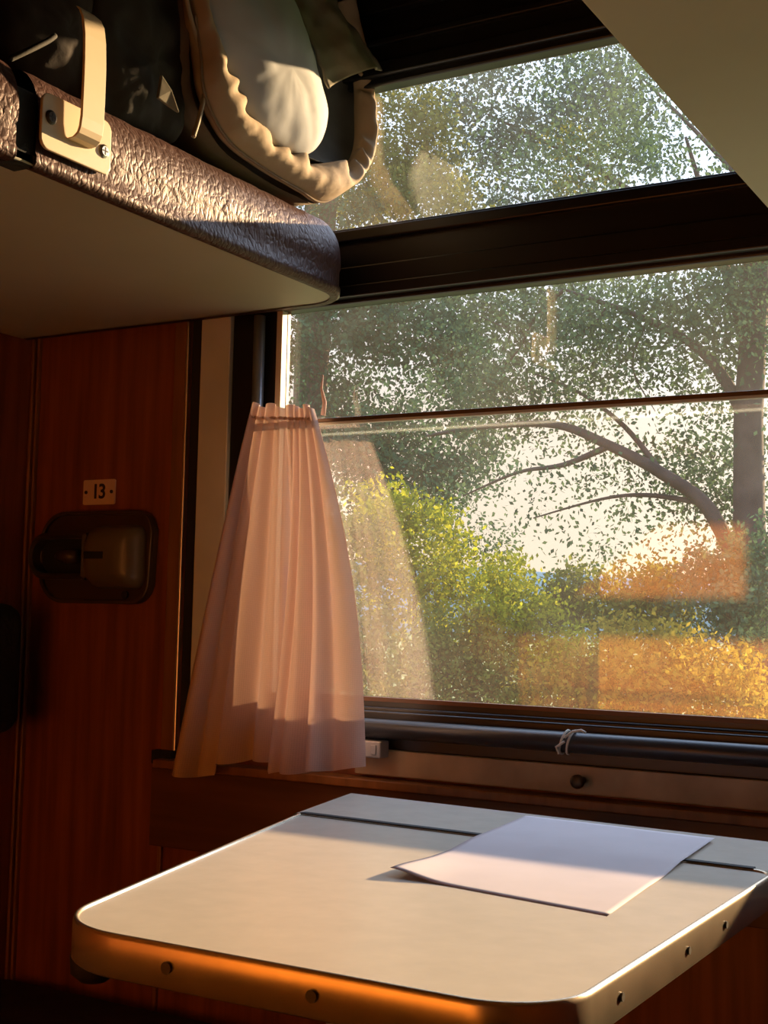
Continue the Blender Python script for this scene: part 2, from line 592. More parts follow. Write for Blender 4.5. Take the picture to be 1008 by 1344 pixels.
# --- curtain rail, lower tube, knots
rail = tag(MB().box(-1.09, 0.16, -.033, -.029, 1.2425, 1.2485).build('curtain_rod', 'rod', bevel=.001),
           'thin brown metal curtain rod across the lower pane', 'curtain rod')
MB().box(-1.09, .16, -.0355, -.0295, 1.2385, 1.2425).build('rod_lip', 'cream', rail, bevel=.0008)
for x in (-1.086, 0.145):
    MB().box(x - .006, x + .006, -.032, -.006, 1.243, 1.255).build('rod_bracket', 'rod', rail, bevel=.001)
tube = tag(MB().tube([(-1.10, -.030, .831), (.16, -.030, .831)], .0125, 20).build('window_tube', 'tube', smooth=True),
           'dark grey tube running along the bottom of the window frame', 'pipe')
for x in (-1.06, .13):
    MB().box(x - .01, x + .01, -.03, -.004, .823, .839).build('tube_holder', 'black', tube)
st = MB()
for k, dx in enumerate((-.006, 0.003)):
    loop = [(-.612 + dx + .004 * math.sin(t), -.030 + .0142 * math.cos(t), .831 + .0142 * math.sin(t)) for t in np.linspace(0, 6.28, 18)]
    st.tube(loop, .0016, 6)
st.tube([(-.612, -.046, .838), (-.600, -.050, .846), (-.590, -.048, .848), (-.585, -.046, .845)], .0016, 6)
st.tube([(-.612, -.046, .833), (-.622, -.048, .826), (-.618, -.049, .818)], .0016, 6)
tag(st.build('string', 'string', smooth=True), 'pale string knotted round the grey tube under the window', 'string')
clip = tag(MB().box(-.912, -.872, -.040, -.016, .793, .815).build('clip', 'plastic', bevel=.002),
           'small pale plastic clip beside the curtain hem under the window', 'clip')
MB().box(-.886, -.878, -.0415, -.039, .798, .810).build('clip_tab', 'plastic', clip, bevel=.0006)
pg = MB()
pg.tube([(-.600, -.016, .785), (-.600, -.030, .785)], .0045, 12)
pg.tube([(-.600, -.028, .785), (-.600, -.031, .785), (-.600, -.036, .785), (-.600, -.038, .785)], [.004, .0085, .0085, .005], 16)
tag(pg.build('peg', 'lamp_body', smooth=True), 'small round brown peg on the tan ledge under the window', 'peg')

# ------------------------------------------------------------------ curtain
NU, NV = 170, 90
top = smooth_path([(-1.086, -.050), (-1.068, -.046), (-1.044, -.049), (-1.020, -.047), (-1.000, -.050), (-.982, -.053)], 34)
hem_pts = [(-1.200, -.062), (-1.168, -.080), (-1.142, -.060), (-1.112, -.080), (-1.080, -.058), (-1.046, -.072), (-1.016, -.056), (-.985, -.072),
           (-.998, -.098), (-.980, -.116), (-.950, -.096), (-.925, -.118), (-.898, -.094), (-.866, -.098)]
hem = smooth_path(hem_pts, 20)


def samp(path, u):
    x = u * (len(path) - 1)
    i = min(int(x), len(path) - 2)
    return path[i].lerp(path[i + 1], x - i)


cb, cuv = MB(), []
rows = []
for j in range(NV + 1):
    v = j / NV
    row = []
    for i in range(NU + 1):
        u = i / NU
        a, h = samp(top, u), samp(hem, u)
        s = v ** 0.92
        p = a.lerp(h, s)
        # belly of the right edge and softly curved left edge
        bow = 0.020 * math.sin(math.pi * v) * max(0.0, u - .25) / .75
        amp = 0.005 * (1 - v) + 0.010 * v
        ph = u * 58 + 1.2 * math.sin(u * 9) + 0.8 * v * math.sin(u * 5)
        y = p.y + amp * math.sin(ph) - .003 * math.sin(3 * v + 7 * u)
        x = p.x + bow + .25 * amp * math.cos(ph)
        zt_ = 1.272 - .010 * u + .003 * math.sin(u * 24) * (1 - v)
        zb_ = float(np.interp(u, [0, .20, .235, .34, .50, .56, .60, .64, 1], [.748, .752, .772, .778, .784, .802, .800, .770, .786])) + .002 * math.sin(u * 40)
        z = zt_ + (zb_ - zt_) * v
        row.append((x, y, z))
        cuv.append((u, v))
    rows.append(row)
cb.grid(rows)
cur = cb.build('curtain', 'curtain', smooth=True, uv=cuv)
tag(cur, 'pale pink net curtain gathered to a short rod end left of the pane', 'curtain')
# gathered heading and hem as parts
hd = MB()
hd.tube([Vector((p.x, p.y - .002 + .0025 * math.sin(k * .62), 1.254 - .010 * k / 170)) for k, p in enumerate(top)], .0022, 6)
hd.build('heading_cord', 'curtain', cur, smooth=True, uv=[(0, 0)] * len(hd.v))
kn = MB()  # thin cloth wisp modelled in place of the curtain top's reflection in the glass
kp = [onY(424, y, -.03) for y in (545, 528, 510, 492)]
kp = [p + Vector((.003 * math.sin(k * 2.1), 0, 0)) for k, p in enumerate(kp)]
kn.tube(kp, [.0035, .003, .0018, .0008], 8)
kn.build('curtain_reflection', 'curtain', cur, smooth=True, uv=[(0, 0)] * len(kn.v))

# ------------------------------------------------------------------ number plate
npl = onY(131, 646, 0)
b = MB()
b.prism([(x, z) for x, z in round_poly([(-.0325, -.0195), (.0325, -.0195), (.0325, .0195), (-.0325, .0195)], .003)], 0, .002)
b.v = [(npl.x + x, -z, npl.z + y) for x, y, z in b.v]
plate = tag(b.build('number_plate', 'plate', origin=(npl.x, 0, npl.z)), 'small pale plate reading 13 above the wall lamp', 'number plate')
fc = bpy.data.curves.new('number', 'FONT')
fc.body = '13'
fc.size = .032
fc.align_x = 'CENTER'
fc.align_y = 'CENTER'
fc.extrude = .0003
fc.space_character = .85
fc.offset = .0006
fo = bpy.data.objects.new('number', fc)
COL.objects.link(fo)
me_ = bpy.data.meshes.new_from_object(fo.evaluated_get(bpy.context.evaluated_depsgraph_get()))
bpy.data.objects.remove(fo)
fo = bpy.data.objects.new('number', me_)
COL.objects.link(fo)
fo.parent = plate
fo.location = (0, -.0024, 0)
fo.rotation_euler = (math.pi / 2, 0, 0)
me_.materials.clear()
me_.materials.append(M['ink'])
for s in (-1, 1):
    MB().tube([(npl.x + s * .026, -.002, npl.z), (npl.x + s * .026, -.0035, npl.z)], .0028, 10).build('screw', 'ink', plate)

# ------------------------------------------------------------------ wall lamp
lc = Vector((-1.405, 0, 1.060))
lamp = thing('reading_lamp', lc, 'dark brown plastic reading lamp on the red wall under the number plate', 'lamp')


def front_prism(poly, y0, y1, name, mat, bev=.003, smooth=False):
    bb = MB()
    bb.prism(poly, y0, y1)
    bb.v = [(x, -z, y) for x, y, z in bb.v]
    return bb.build(name, mat, lamp, bevel=bev, seg=3, smooth=smooth)


back = round_poly([(-1.515, .988), (-1.292, .988), (-1.286, 1.130), (-1.515, 1.130)], [.05, .035, .035, .05], 10)
front_prism(back, 0, .012, 'back_plate', 'lamp_body')
rim = sweep([(x, y) for x, y in back], [(0, .010), (0, .018), (-.006, .018), (-.006, .010)])
rim.v = [(x, -z, y) for x, y, z in rim.v]
rim.build('rim', 'lamp_body', lamp, bevel=.0015)
# horizontal capsule well, left part is a dark mouth
cap = round_poly([(-1.520, 1.024), (-1.400, 1.024), (-1.400, 1.096), (-1.520, 1.096)], [.0355, .004, .004, .0355], 10)
capo = sweep(cap, [(0, .012), (0, .036), (-.005, .040), (-.009, .036), (-.009, .014), (-.004, .012)])
capo.v = [(x, -z, y) for x, y, z in capo.v]
mouth = capo.build('lamp_mouth', 'lamp_body', lamp, smooth=False, bevel=.001)
front_prism(offset_poly(cap, -.009), .010, .015, 'well', 'black_matte', 0)
bulb = MB()
bulb.tube([(-1.425, -.026, 1.06), (-1.445, -.026, 1.06), (-1.462, -.026, 1.06), (-1.470, -.026, 1.06)], [.011, .012, .010, .004], 16)
bulb.build('bulb', 'lamp_body', mouth, smooth=True)
# bulging shade on the right
sh_rows = []
for j in range(13):
    t = j / 12
    r = math.cos(t * math.pi / 2) ** 0.55
    o = []
    for q in round_poly([(-1.415, 1.012), (-1.302, 1.010), (-1.302, 1.108), (-1.415, 1.106)], [.032, .018, .018, .032], 8):
        cxx, czz = -1.352, 1.059
        o.append((cxx + (q[0] - cxx) * max(r, .02), -.012 - .036 * math.sin(t * math.pi / 2), czz + (q[1] - czz) * max(r, .02)))
    sh_rows.append(o)
sb = MB().grid(sh_rows, close_u=True)
nn = len(sh_rows[0])
sb.f.append(tuple(range(12 * nn, 13 * nn)))
shade = sb.build('lamp_shade', 'lamp_shade', lamp, smooth=True)
MB().box(-1.392, -1.355, -.050, -.0440, 1.055, 1.066).build('slot', 'black_matte', shade, bevel=.001)
MB().tube([(-1.338, -.012, 1.002), (-1.338, -.016, 1.002)], .006, 12).build('screw', 'black_matte', lamp)

# ------------------------------------------------------------------ lower berths and bolster
lb = thing('lower_berth', (-1.25, -.95, 0), 'lower berth with a nearly black mattress against the left partition', 'berth')
MB().box(XL + .022, -.94, -1.86, -.02, .0, .33).build('berth_base', 'wood', lb, bevel=.004)
MB().box(XL + .022, -.935, -1.86, -.03, .33, .415).build('mattress', 'berth_fabric', lb, bevel=.02, seg=4, smooth=True)
rb = thing('lower_berth', (-.02, -.95, 0), 'lower berth with a dark mattress against the right partition', 'berth')
MB().box(-.33, XR - .022, -1.86, -.04, .0, .33).build('berth_base', 'wood', rb, bevel=.004)
MB().box(-.335, XR - .022, -1.86, -.04, .33, .415).build('mattress', 'berth_fabric', rb, bevel=.02, seg=4, smooth=True)
bo = MB()
bo.box(XL, -1.470, -.72, -.075, .79, .985)
tag(bo.build('bolster', 'dark_fabric', bevel=.03, seg=5, smooth=True), 'black padded bolster fixed on the left partition below the lamp', 'bolster')

# ------------------------------------------------------------------ upper berths
BX = -.935
ub = thing('upper_berth', (-1.25, -.95, 1.41), 'brown leatherette upper berth on the left carrying the bag', 'berth')
plan = round_poly([(XL, -1.86), (BX - .001, -1.86), (BX - .001, -.026), (XL, -.026)], [0, 0, .055, 0], 10)
MB().prism(plan, 1.41, 1.422).build('base_panel', 'under', ub, bevel=.002)


def upholstery(y0, y1, name, corner=False, amp=.0009):
    """rounded leather side and top between two y stations, wrapping the window end"""
    prof = []
    for k in range(15):
        a = -math.pi / 2 * .55 + (math.pi / 2 * 1.55) * k / 14
        prof.append((.0 + .036 * math.cos(a) - .036, 1.455 + (.036 if a < 0 else .058) * math.sin(a)))
    prof = [(-.014, 1.4085), (-.005, 1.4078), (-.0005, 1.412), (.000, 1.4195), (-.002, 1.4235)] + prof[3:] + [(-.12, 1.513), (-.30, 1.513)]
    path = []
    if corner:
        yy = np.arange(y0, y1 - .07, .006)
        path += [((BX + .004, y), (1, 0)) for y in yy]
        cx_, cy_, r = BX + .004 - .07, y1 - .07, .07
        for k in range(13):
            a = math.pi / 2 * k / 12
            path.append(((cx_ + r * math.cos(a), cy_ + r * math.sin(a)), (math.cos(a), math.sin(a))))
        for x in np.arange(cx_ - .01, XL + .001, -.03):
            path.append(((x, y1), (0, 1)))
    else:
        path += [((BX + .004, y), (1, 0)) for y in np.arange(y0, y1 + .001, .006)]
    rows = []
    for (p, nrm) in path:
        row = []
        for o, z in prof:
            x, y = p[0] + nrm[0] * o, p[1] + nrm[1] * o
            if nrm[1] > 0.5:
                o2 = max(o, -.05)
                y = p[1] + nrm[1] * o2 if o < -.05 and nrm[0] < .2 else y
            dd = amp * (fbm((x, y * 1.6, z * .6), 38) + .6 * fbm((x, y, z), 90)) if z > 1.424 else 0
            row.append((x + nrm[0] * dd, y + nrm[1] * dd, z + .4 * dd))
        rows.append(row)
    return MB().grid(rows).build(name, 'leather', ub, smooth=True)


upholstery(-.634, -.022, 'upholstery', True)
upholstery(-1.86, -.658, 'upholstery')
# top of the mattress under the luggage
MB().box(XL, -1.05, -1.86, -.06, 1.43, 1.511).build('mattress_core', 'dark_fabric', ub)
MB().box(BX - .03, BX - .001, -.665, -.630, 1.4085, 1.484).build('strap', 'dark_fabric', ub, bevel=.004)

# steel L bracket bolted to the berth side
br = thing('guard_bracket', (BX + .006, -.585, 1.45), 'cream metal guard bracket screwed to the leatherette berth edge', 'bracket')
XB = BX + .005
pl = round_poly([(-.634, 1.4285), (-.534, 1.4285), (-.534, 1.4855), (-.634, 1.4855)], .011, 6)
bb = MB()
bb.prism(pl, XB, XB + .0035)
bb.v = [(z, x, y) for x, y, z in bb.v]
bb.build('plate', 'bracket', br, bevel=.001, seg=2)
# the upright tab: leaves the plate in a curved web, then rises and leans back at the tip
rows = []
for (x, z, ya, yb) in [(.000, 1.4480, -.600, -.566), (.004, 1.4478, -.5985, -.5655), (.010, 1.4490, -.597, -.565), (.0145, 1.4530, -.596, -.5645), (.0165, 1.459, -.5955, -.564),
                       (.0175, 1.470, -.595, -.5635), (.0178, 1.500, -.595, -.5635), (.0176, 1.530, -.595, -.5635), (.0165, 1.556, -.595, -.5640),
                       (.0145, 1.572, -.596, -.565), (.0115, 1.580, -.597, -.567), (.008, 1.584, -.598, -.5735)]:
    rows.append([(XB + .002 + x, ya, z), (XB + .002 + x, yb, z), (XB - .0012 + x, yb, z + .001), (XB - .0012 + x, ya, z + .001)])
tb = MB().grid(rows, close_u=True)
tb.f += [(3, 2, 1, 0), tuple(len(tb.v) - 4 + k for k in range(4))]
tb.build('tab', 'bracket', br, bevel=.0012, seg=2)
for y, z, m_ in ((-.622, 1.4615, 'screw_dark'), (-.545, 1.452, 'screw')):
    s_ = MB().tube([(XB + .003, y, z), (XB + .0045, y, z), (XB + .006, y, z)], [.0072, .0072, .005], 18).build('screw', m_, br, smooth=False)
    c_ = MB()
    c_.box(XB + .0056, XB + .0063, y - .004, y + .004, z - .0007, z + .0007)
    c_.box(XB + .0056, XB + .0063, y - .0007, y + .0007, z - .004, z + .004)
    c_.build('screw_slot', 'ink', s_)

# right upper berth: only its underside shows
urb = thing('upper_berth', (-.02, -.95, 1.41), 'olive underside of the upper berth overhead at the top right', 'berth')
MB().prism(round_poly([(XR, -1.86), (XR, -.022), (-.334, -.022), (-.334, -1.86)], [0, 0, .05, 0], 8), 1.41, 1.422).build('base_panel', 'under', urb, bevel=.002)
MB().box(-.330, XR, -1.86, -.04, 1.422, 1.49).build('mattress', 'leather', urb, bevel=.02, seg=4, smooth=True)

# ------------------------------------------------------------------ luggage on the left upper berth
def pxyz(px, py, x):
    p = onX(px, py, x)
    return (p.y, p.z)


def outl(pts, x, n=8):
    return [(p[0], p[1]) for p in smooth_path([pxyz(a, c, x) for a, c in pts], n, closed=True)]


bag = thing('bag', (-1.10, -.25, 1.513), 'open khaki cloth bag with a puckered rim on the left upper berth', 'bag')
IN = [(268, -40), (272, 0), (286, 48), (308, 105), (332, 140), (345, 165), (378, 194), (419, 212), (452, 217), (470, 205), (477, 180), (477, 140), (476, 105), (468, 60), (452, 0)]
OUT = [(250, -40), (255, 20), (262, 70), (266, 120), (284, 165), (308, 195), (350, 225), (392, 250), (424, 266), (467, 240), (486, 210), (489, 170), (488, 125), (480, 70), (464, 0)]
XM = -.950
# body: the cloth sack behind the mouth, hollowed where the pillow sits
body = outl([(252, 60), (258, 130), (278, 172), (303, 203), (346, 232), (388, 255), (422, 266), (462, 236), (478, 205), (480, 150), (474, 80), (455, -10), (400, -110), (300, -110), (255, -30)], XM)
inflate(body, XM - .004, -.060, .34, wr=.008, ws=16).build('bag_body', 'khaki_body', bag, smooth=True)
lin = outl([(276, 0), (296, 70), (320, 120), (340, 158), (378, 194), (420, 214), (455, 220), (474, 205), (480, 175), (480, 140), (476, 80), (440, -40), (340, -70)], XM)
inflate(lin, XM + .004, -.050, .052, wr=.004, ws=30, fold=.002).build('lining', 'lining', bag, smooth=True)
# puckered rim: a wide soft band between the inner lip and the outer seam
ri = smooth_path([pxyz(a, c, -.940) for a, c in IN], 18)
ro = smooth_path([pxyz(a, c, -.940) for a, c in OUT], 18)
rows = []
nR, NA, NB_ = len(ri), 14, 6
for i in range(nR):
    s = i / (nR - 1)
    pk = math.sin(s * 96 + 2.5 * math.sin(s * 29)) + .7 * math.sin(s * 57 + 1)
    a, c = ri[i], ro[i]
    wid = (a - c).length
    row = []
    for k in range(NA + 1):                # face from the outer seam to the inner lip
        v = k / NA
        q = c.lerp(a, v * (1 + .10 * pk * v))
        bulge = (.50 * math.sin(math.pi * v ** 0.8)) * min(wid, .05) + .0045 * pk * v * v + .002 * fbm((q.x, q.y, 3), 50)
        row.append((XM + .006 + bulge, q.x, q.y))
    for k in range(1, NB_):                # back of the band
        v = 1 - k / NB_
        q = c.lerp(a, v)
        row.append((XM - .006 - .004 * math.sin(math.pi * v), q.x, q.y))
    rows.append(row)
NS = len(rows[0])
rb_ = MB().grid(rows, close_u=True)
rb_.f += [tuple(range(NS))[::-1], tuple(range((nR - 1) * NS, nR * NS))]
rim_ = rb_.build('rim', 'khaki', bag, smooth=True)
sc_ = smooth_path([(-.9385, *pxyz(a + 1, c - 1, -.9385)) for a, c in OUT[1:10]], 8)
MB().tube(sc_, .0016, 8).build('seam_cord', 'khaki_body', rim_, smooth=True)


def cloth_sheet(quad, nu, nv, thick, wr, ws, folds=None):
    """thin cloth with thickness from 4 corner curves: quad(u,v) -> Vector"""
    fr = [[quad(i / nu, j / nv) for i in range(nu + 1)] for j in range(nv + 1)]
    bb = MB()
    f1, f2 = [], []
    for r in fr:
        f1.append([(p.x + wr * fbm(p, ws), p.y, p.z) for p in r])
        f2.append([(p.x + wr * fbm(p, ws) - thick, p.y, p.z) for p in r])
    loop = []
    for j in range(nv + 1):
        loop.append(f1[j] + f2[j][::-1])
    bb.grid(loop, close_u=True)
    w2 = 2 * (nu + 1)
    for j in (0, nv):
        for i in range(nu):
            bb.f.append((j * w2 + i, j * w2 + i + 1, j * w2 + w2 - 2 - i, j * w2 + w2 - 1 - i))
    return bb


# collar-like flap hanging over the far side of the mouth
fl_a = smooth_path([onX(360, -60, -.95), onX(381, 0, -.94), onX(403, 41, -.93), onX(422, 86, -.922), onX(433, 116, -.920)], 6)
fl_b = smooth_path([onX(425, -60, -.95), onX(443, 0, -.935), onX(456, 22, -.925), onX(482, 57, -.91), onX(506, 92, -.90)], 6)
flap = cloth_sheet(lambda u, v: samp(fl_a, v).lerp(samp(fl_b, v), u) + Vector((.010 * math.sin(u * math.pi) - .004 * math.sin(u * 9), 0, .010 * math.sin(u * math.pi) * v)), 22, 26, .003, .006, 30)
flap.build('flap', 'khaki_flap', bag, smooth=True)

pil = outl([(283, 30), (300, 80), (322, 132), (352, 172), (392, 196), (416, 200), (432, 184), (441, 150), (430, 100), (412, 40), (378, -30), (330, -60), (285, -30)], -.920)
tag(inflate(pil, -.936, .032, .050, wr=.005, ws=12, power=.62, fold=.0008).build('pillow', 'pillow', smooth=True), 'pale blue grey pillow stuffed in the mouth of the khaki bag', 'pillow')

jk = thing('jacket', (-1.05, -.42, 1.513), 'dark olive jacket folded left of the khaki bag on the berth', 'jacket')
jo = outl([(150, 120), (170, 150), (205, 165), (235, 178), (252, 182), (262, 150), (267, 90), (258, 40), (250, -40), (200, -80), (160, -50), (145, 40)], -.95)
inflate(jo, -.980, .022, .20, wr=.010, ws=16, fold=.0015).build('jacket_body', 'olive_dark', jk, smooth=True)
pp = smooth_path([(-.944 + .003, *pxyz(a, c, -.944)) for a, c in [(238, -30), (244, 10), (256, 52), (267, 88), (266, 118), (260, 150), (251, 180)]], 10)
MB().tube(pp, .0028, 8).build('piping', 'piping', jk, smooth=True)
tg = [onX(213, 98, -.944), onX(226, 118, -.940), onX(236, 148, -.938), onX(222, 138, -.942), onX(208, 128, -.944)]
tbm = MB()
tbm.add(tg + [p + Vector((-.004, 0, 0)) for p in tg], [(0, 1, 2, 3, 4), (9, 8, 7, 6, 5)] + [(i, (i + 1) % 5, 5 + (i + 1) % 5, 5 + i) for i in range(5)])
tbm.build('pocket_corner', 'khaki_flap', jk, smooth=False, bevel=.001)

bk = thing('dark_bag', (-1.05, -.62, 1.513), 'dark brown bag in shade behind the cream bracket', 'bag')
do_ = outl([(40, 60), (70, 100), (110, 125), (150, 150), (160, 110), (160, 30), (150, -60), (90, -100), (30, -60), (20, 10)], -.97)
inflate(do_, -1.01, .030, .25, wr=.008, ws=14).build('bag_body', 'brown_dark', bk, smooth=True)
spth = smooth_path([onX(12, 78, -.955), onX(38, 66, -.950), onX(62, 54, -.950), onX(72, 47, -.952)], 6)
MB().tube(spth, .003, 8).build('bag_strap', 'olive_dark', bk, smooth=True)

# ------------------------------------------------------------------ table
ZT = .760
KT = (.98 - ZT) / .235


def TP(poly):
    return [(x * KT, (y + 1.55) * KT - 1.55) for x, y in poly]


tbl = thing('table', (-.58, -.45, .0), 'cream laminate folding table with a metal edge under the window', 'table')
TY = -.25
main = round_poly(TP([(-.716, -.803), (-.309, -.803), (-.309, -.262), (-.866, -.236)]), [.080, .056, .022, 0], 12)
MB().prism(offset_poly(main, -.0025), ZT - .026, ZT).build('tabletop', 'laminate', tbl, bevel=.0006)
sweep(main, [(-.003, ZT + .0012), (-.0012, ZT + .0022), (.0005, ZT + .0012), (.0012, ZT - .002), (.0012, ZT - .026), (-.001, ZT - .028), (-.004, ZT - .028)]
      ).build('edge_band', 'edge', tbl, smooth=True)
leaf = TP([(-.874, -.2295), (-.32, -.2555), (-.28, -.2575), (-.28, -.090), (-.914, -.042)])
MB().prism(leaf, ZT - .026, ZT + .0005).build('back_leaf', 'laminate', tbl, bevel=.0008)
MB().prism(TP([(-.864, -.2385), (-.330, -.2635), (-.330, -.2545), (-.862, -.2290)]), ZT - .024, ZT + .0027).build('seam', 'seam', tbl)
MB().tube([(*TP([(-.8755, -.2295)])[0], ZT - .003), (*TP([(-.9155, -.042)])[0], ZT - .003)], .003, 8).build('edge_band', 'edge', tbl, smooth=True)
FY_ = (-.803 + 1.55) * KT - 1.55 - .001
for px_, py_, fr_ in ((243, 1262, 'f'), (424, 1301, 'f'), (815, 1302, 's'), (903, 1245, 's'), (952, 1193, 's')):
    if fr_ == 'f':
        p = onZ(px_, py_, ZT - .013)
        p.z = ZT - .013
        MB().tube([(p.x, FY_ + .002, p.z), (p.x, FY_ - .0022, p.z)], .0040, 14).build('screw', 'screw_dark', tbl)
    else:
        p = onX(px_, py_, -.3078 * KT)
        p.z = ZT - .013
        MB().tube([(-.309 * KT, p.y, p.z), (-.309 * KT + .0028, p.y, p.z)], .0028, 14).build('screw', 'screw_dark', tbl)
bp = MB()
BX_, BY_, _ = onZ(124, 1254, ZT - .034)
bp.tube([(BX_, BY_, ZT - .026), (BX_, BY_, ZT - .034), (BX_, BY_, ZT - .046), (BX_, BY_, ZT - .052)], [.016, .018, .017, .010], 20)
tag(bp.build('bumper', 'black_matte', tbl, smooth=True), 'black rubber bumper under the corner')
# folding support under the top
MB().box(-.60, -.56, -.72, -.032, ZT - .046, ZT - .026).build('support_rail', 'alu', tbl, bevel=.002)
lg = MB()
lg.tube([(-.58, -.64, ZT - .04), (-.58, -.42, .35), (-.58, -.32, .02), (-.58, -.32, 0)], .014, 14)
lg.build('leg', 'alu', tbl, smooth=True)

# ------------------------------------------------------------------ paper
c1, c2, c3, c4 = (onZ(*p, ZT + .002) for p in ((512, 1146), (690, 1073), (938, 1103), (797, 1199)))
NP = 34
rows, low = [], []
for j in range(NP + 1):
    v = j / NP
    row = []
    for i in range(NP + 1):
        u = i / NP
        # u from the left edge to the right edge, v from front to back
        p = c1.lerp(c2, v).lerp(c4.lerp(c3, v), u)
        h = .0065 * math.exp(-((u / .16) ** 2 + (v / .20) ** 2)) + .0002 * math.exp(-((u - .45) / .3) ** 2) * math.exp(-(v / .3) ** 2)
        h += .0012 * (math.sin(u * 7 + 2 * v) * math.sin(v * 5 + 1) + 1) * .5 * min(1.0, v * 3)
        row.append((p.x, p.y, ZT + .0002 + .0036 * max(0.0, min(1.0, (p.y + .42) / .06)) + h))
    rows.append(row)
pb = MB()
loop = [r + [(x, y, z - .00016) for x, y, z in r[::-1]] for r in rows]
pb.grid(loop, close_u=True)
w2 = 2 * (NP + 1)
for j in (0, NP):
    for i in range(NP):
        pb.f.append((j * w2 + i, j * w2 + i + 1, j * w2 + w2 - 2 - i, j * w2 + w2 - 1 - i))
tag(pb.build('paper_sheet', 'paper', smooth=True), 'white sheet of paper with a curled corner on the table', 'paper')

# ------------------------------------------------------------------ outside
ZG = -1.3
gr = MB().grid([[(x, y, ZG + .25 * math.sin(x * .21) * math.sin(y * .13)) for x in np.linspace(-120, 120, 60)] for y in np.linspace(2.5, 160, 50)])
tag(gr.build('ground_outside', 'grass', smooth=True), 'green meadow beyond the train window', kind='structure')
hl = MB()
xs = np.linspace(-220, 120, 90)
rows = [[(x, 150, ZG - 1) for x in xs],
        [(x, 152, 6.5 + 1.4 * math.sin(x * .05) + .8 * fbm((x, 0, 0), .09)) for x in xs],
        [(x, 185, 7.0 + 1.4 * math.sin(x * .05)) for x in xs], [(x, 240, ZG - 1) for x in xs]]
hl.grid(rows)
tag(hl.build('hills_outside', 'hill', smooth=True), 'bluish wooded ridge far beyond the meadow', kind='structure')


LS, LN = .86, 1.25


def leaves(clumps, size, sub=.16):
    """leaf blades clustered in ellipsoids: (centre, radii, count)"""
    C_ = []
    size = size * LS
    for c, r, n in clumps:
        n = int(n * LN)
        r = np.array(r)
        k = max(6, n // 70)
        q = rng.normal(size=(k, 3))
        q /= np.linalg.norm(q, axis=1)[:, None]
        q *= (rng.random(k) ** .4)[:, None]
        cc = np.array(c) + q * r
        idx = rng.integers(0, k, n)
        C_.append(cc[idx] + rng.normal(size=(n, 3)) * sub * np.array([1, 1, .8]) * (r.mean() / .9) ** .5)
    P = np.concatenate(C_)
    n = len(P)
    a = rng.normal(size=(n, 3))
    a[:, 2] -= .5
    a /= np.linalg.norm(a, axis=1)[:, None]
    t = rng.normal(size=(n, 3))
    t -= (t * a).sum(1)[:, None] * a
    t /= np.linalg.norm(t, axis=1)[:, None]
    s = size * (0.6 + .8 * rng.random(n))[:, None]
    V = np.stack([P - a * s * .5, P + t * s * .30, P + a * s * .5, P - t * s * .30], 1).reshape(-1, 3)
    return V, n


def leaf_obj(name, clumps, size, mat, parent, sub=.16):
    V, n = leaves(clumps, size, sub)
    o = parent.matrix_world.translation
    V = V - np.array(o)
    me = bpy.data.meshes.new(name)
    me.vertices.add(len(V))
    me.vertices.foreach_set('co', V.astype(np.float32).ravel())
    me.loops.add(4 * n)
    me.loops.foreach_set('vertex_index', np.arange(4 * n, dtype=np.int32))
    me.polygons.add(n)
    me.polygons.foreach_set('loop_start', np.arange(0, 4 * n, 4, dtype=np.int32))
    me.polygons.foreach_set('loop_total', np.full(n, 4, dtype=np.int32))
    me.update(calc_edges=True)
    me.materials.append(M[mat])
    ob = bpy.data.objects.new(name, me)
    COL.objects.link(ob)
    ob.parent = parent
    return ob


def PC(px, py, Y, rx, ry, n, rd=None):
    """clump whose centre is seen at (px,py) at depth Y behind the glass; radii given in photo pixels"""
    c = onY(px, py, Y)
    k = (Y + 1.55) / FPX * 1.12
    return (tuple(c), (rx * k, (rd if rd is not None else (rx + ry) * .5) * k, ry * k), n)


def tree(label, base, height, r0, clumps, mat, leafsize, branches=(), sub=.16, group=None, name='tree', cat='tree'):
    t = thing(name, base, label, cat, group)
    tb_ = MB()
    B = Vector(base)
    pts = [B + Vector((.12 * r0 * 3 * math.sin(k * 1.3), 0, height * k / 8)) for k in range(9)]
    tb_.tube(pts, [r0 * (1.15 - .75 * k / 8) for k in range(9)], 10)
    trunk = tb_.build('trunk', 'bark', t, smooth=True)
    for bp_, br_ in branches:
        sp = smooth_path(bp_, 6)
        MB().tube(sp, [br_ * (1 - .8 * k / (len(sp) - 1)) for k in range(len(sp))], 7).build('branch', 'bark', trunk, smooth=True)
    leaf_obj('foliage', clumps, leafsize, mat, t, sub)
    return t


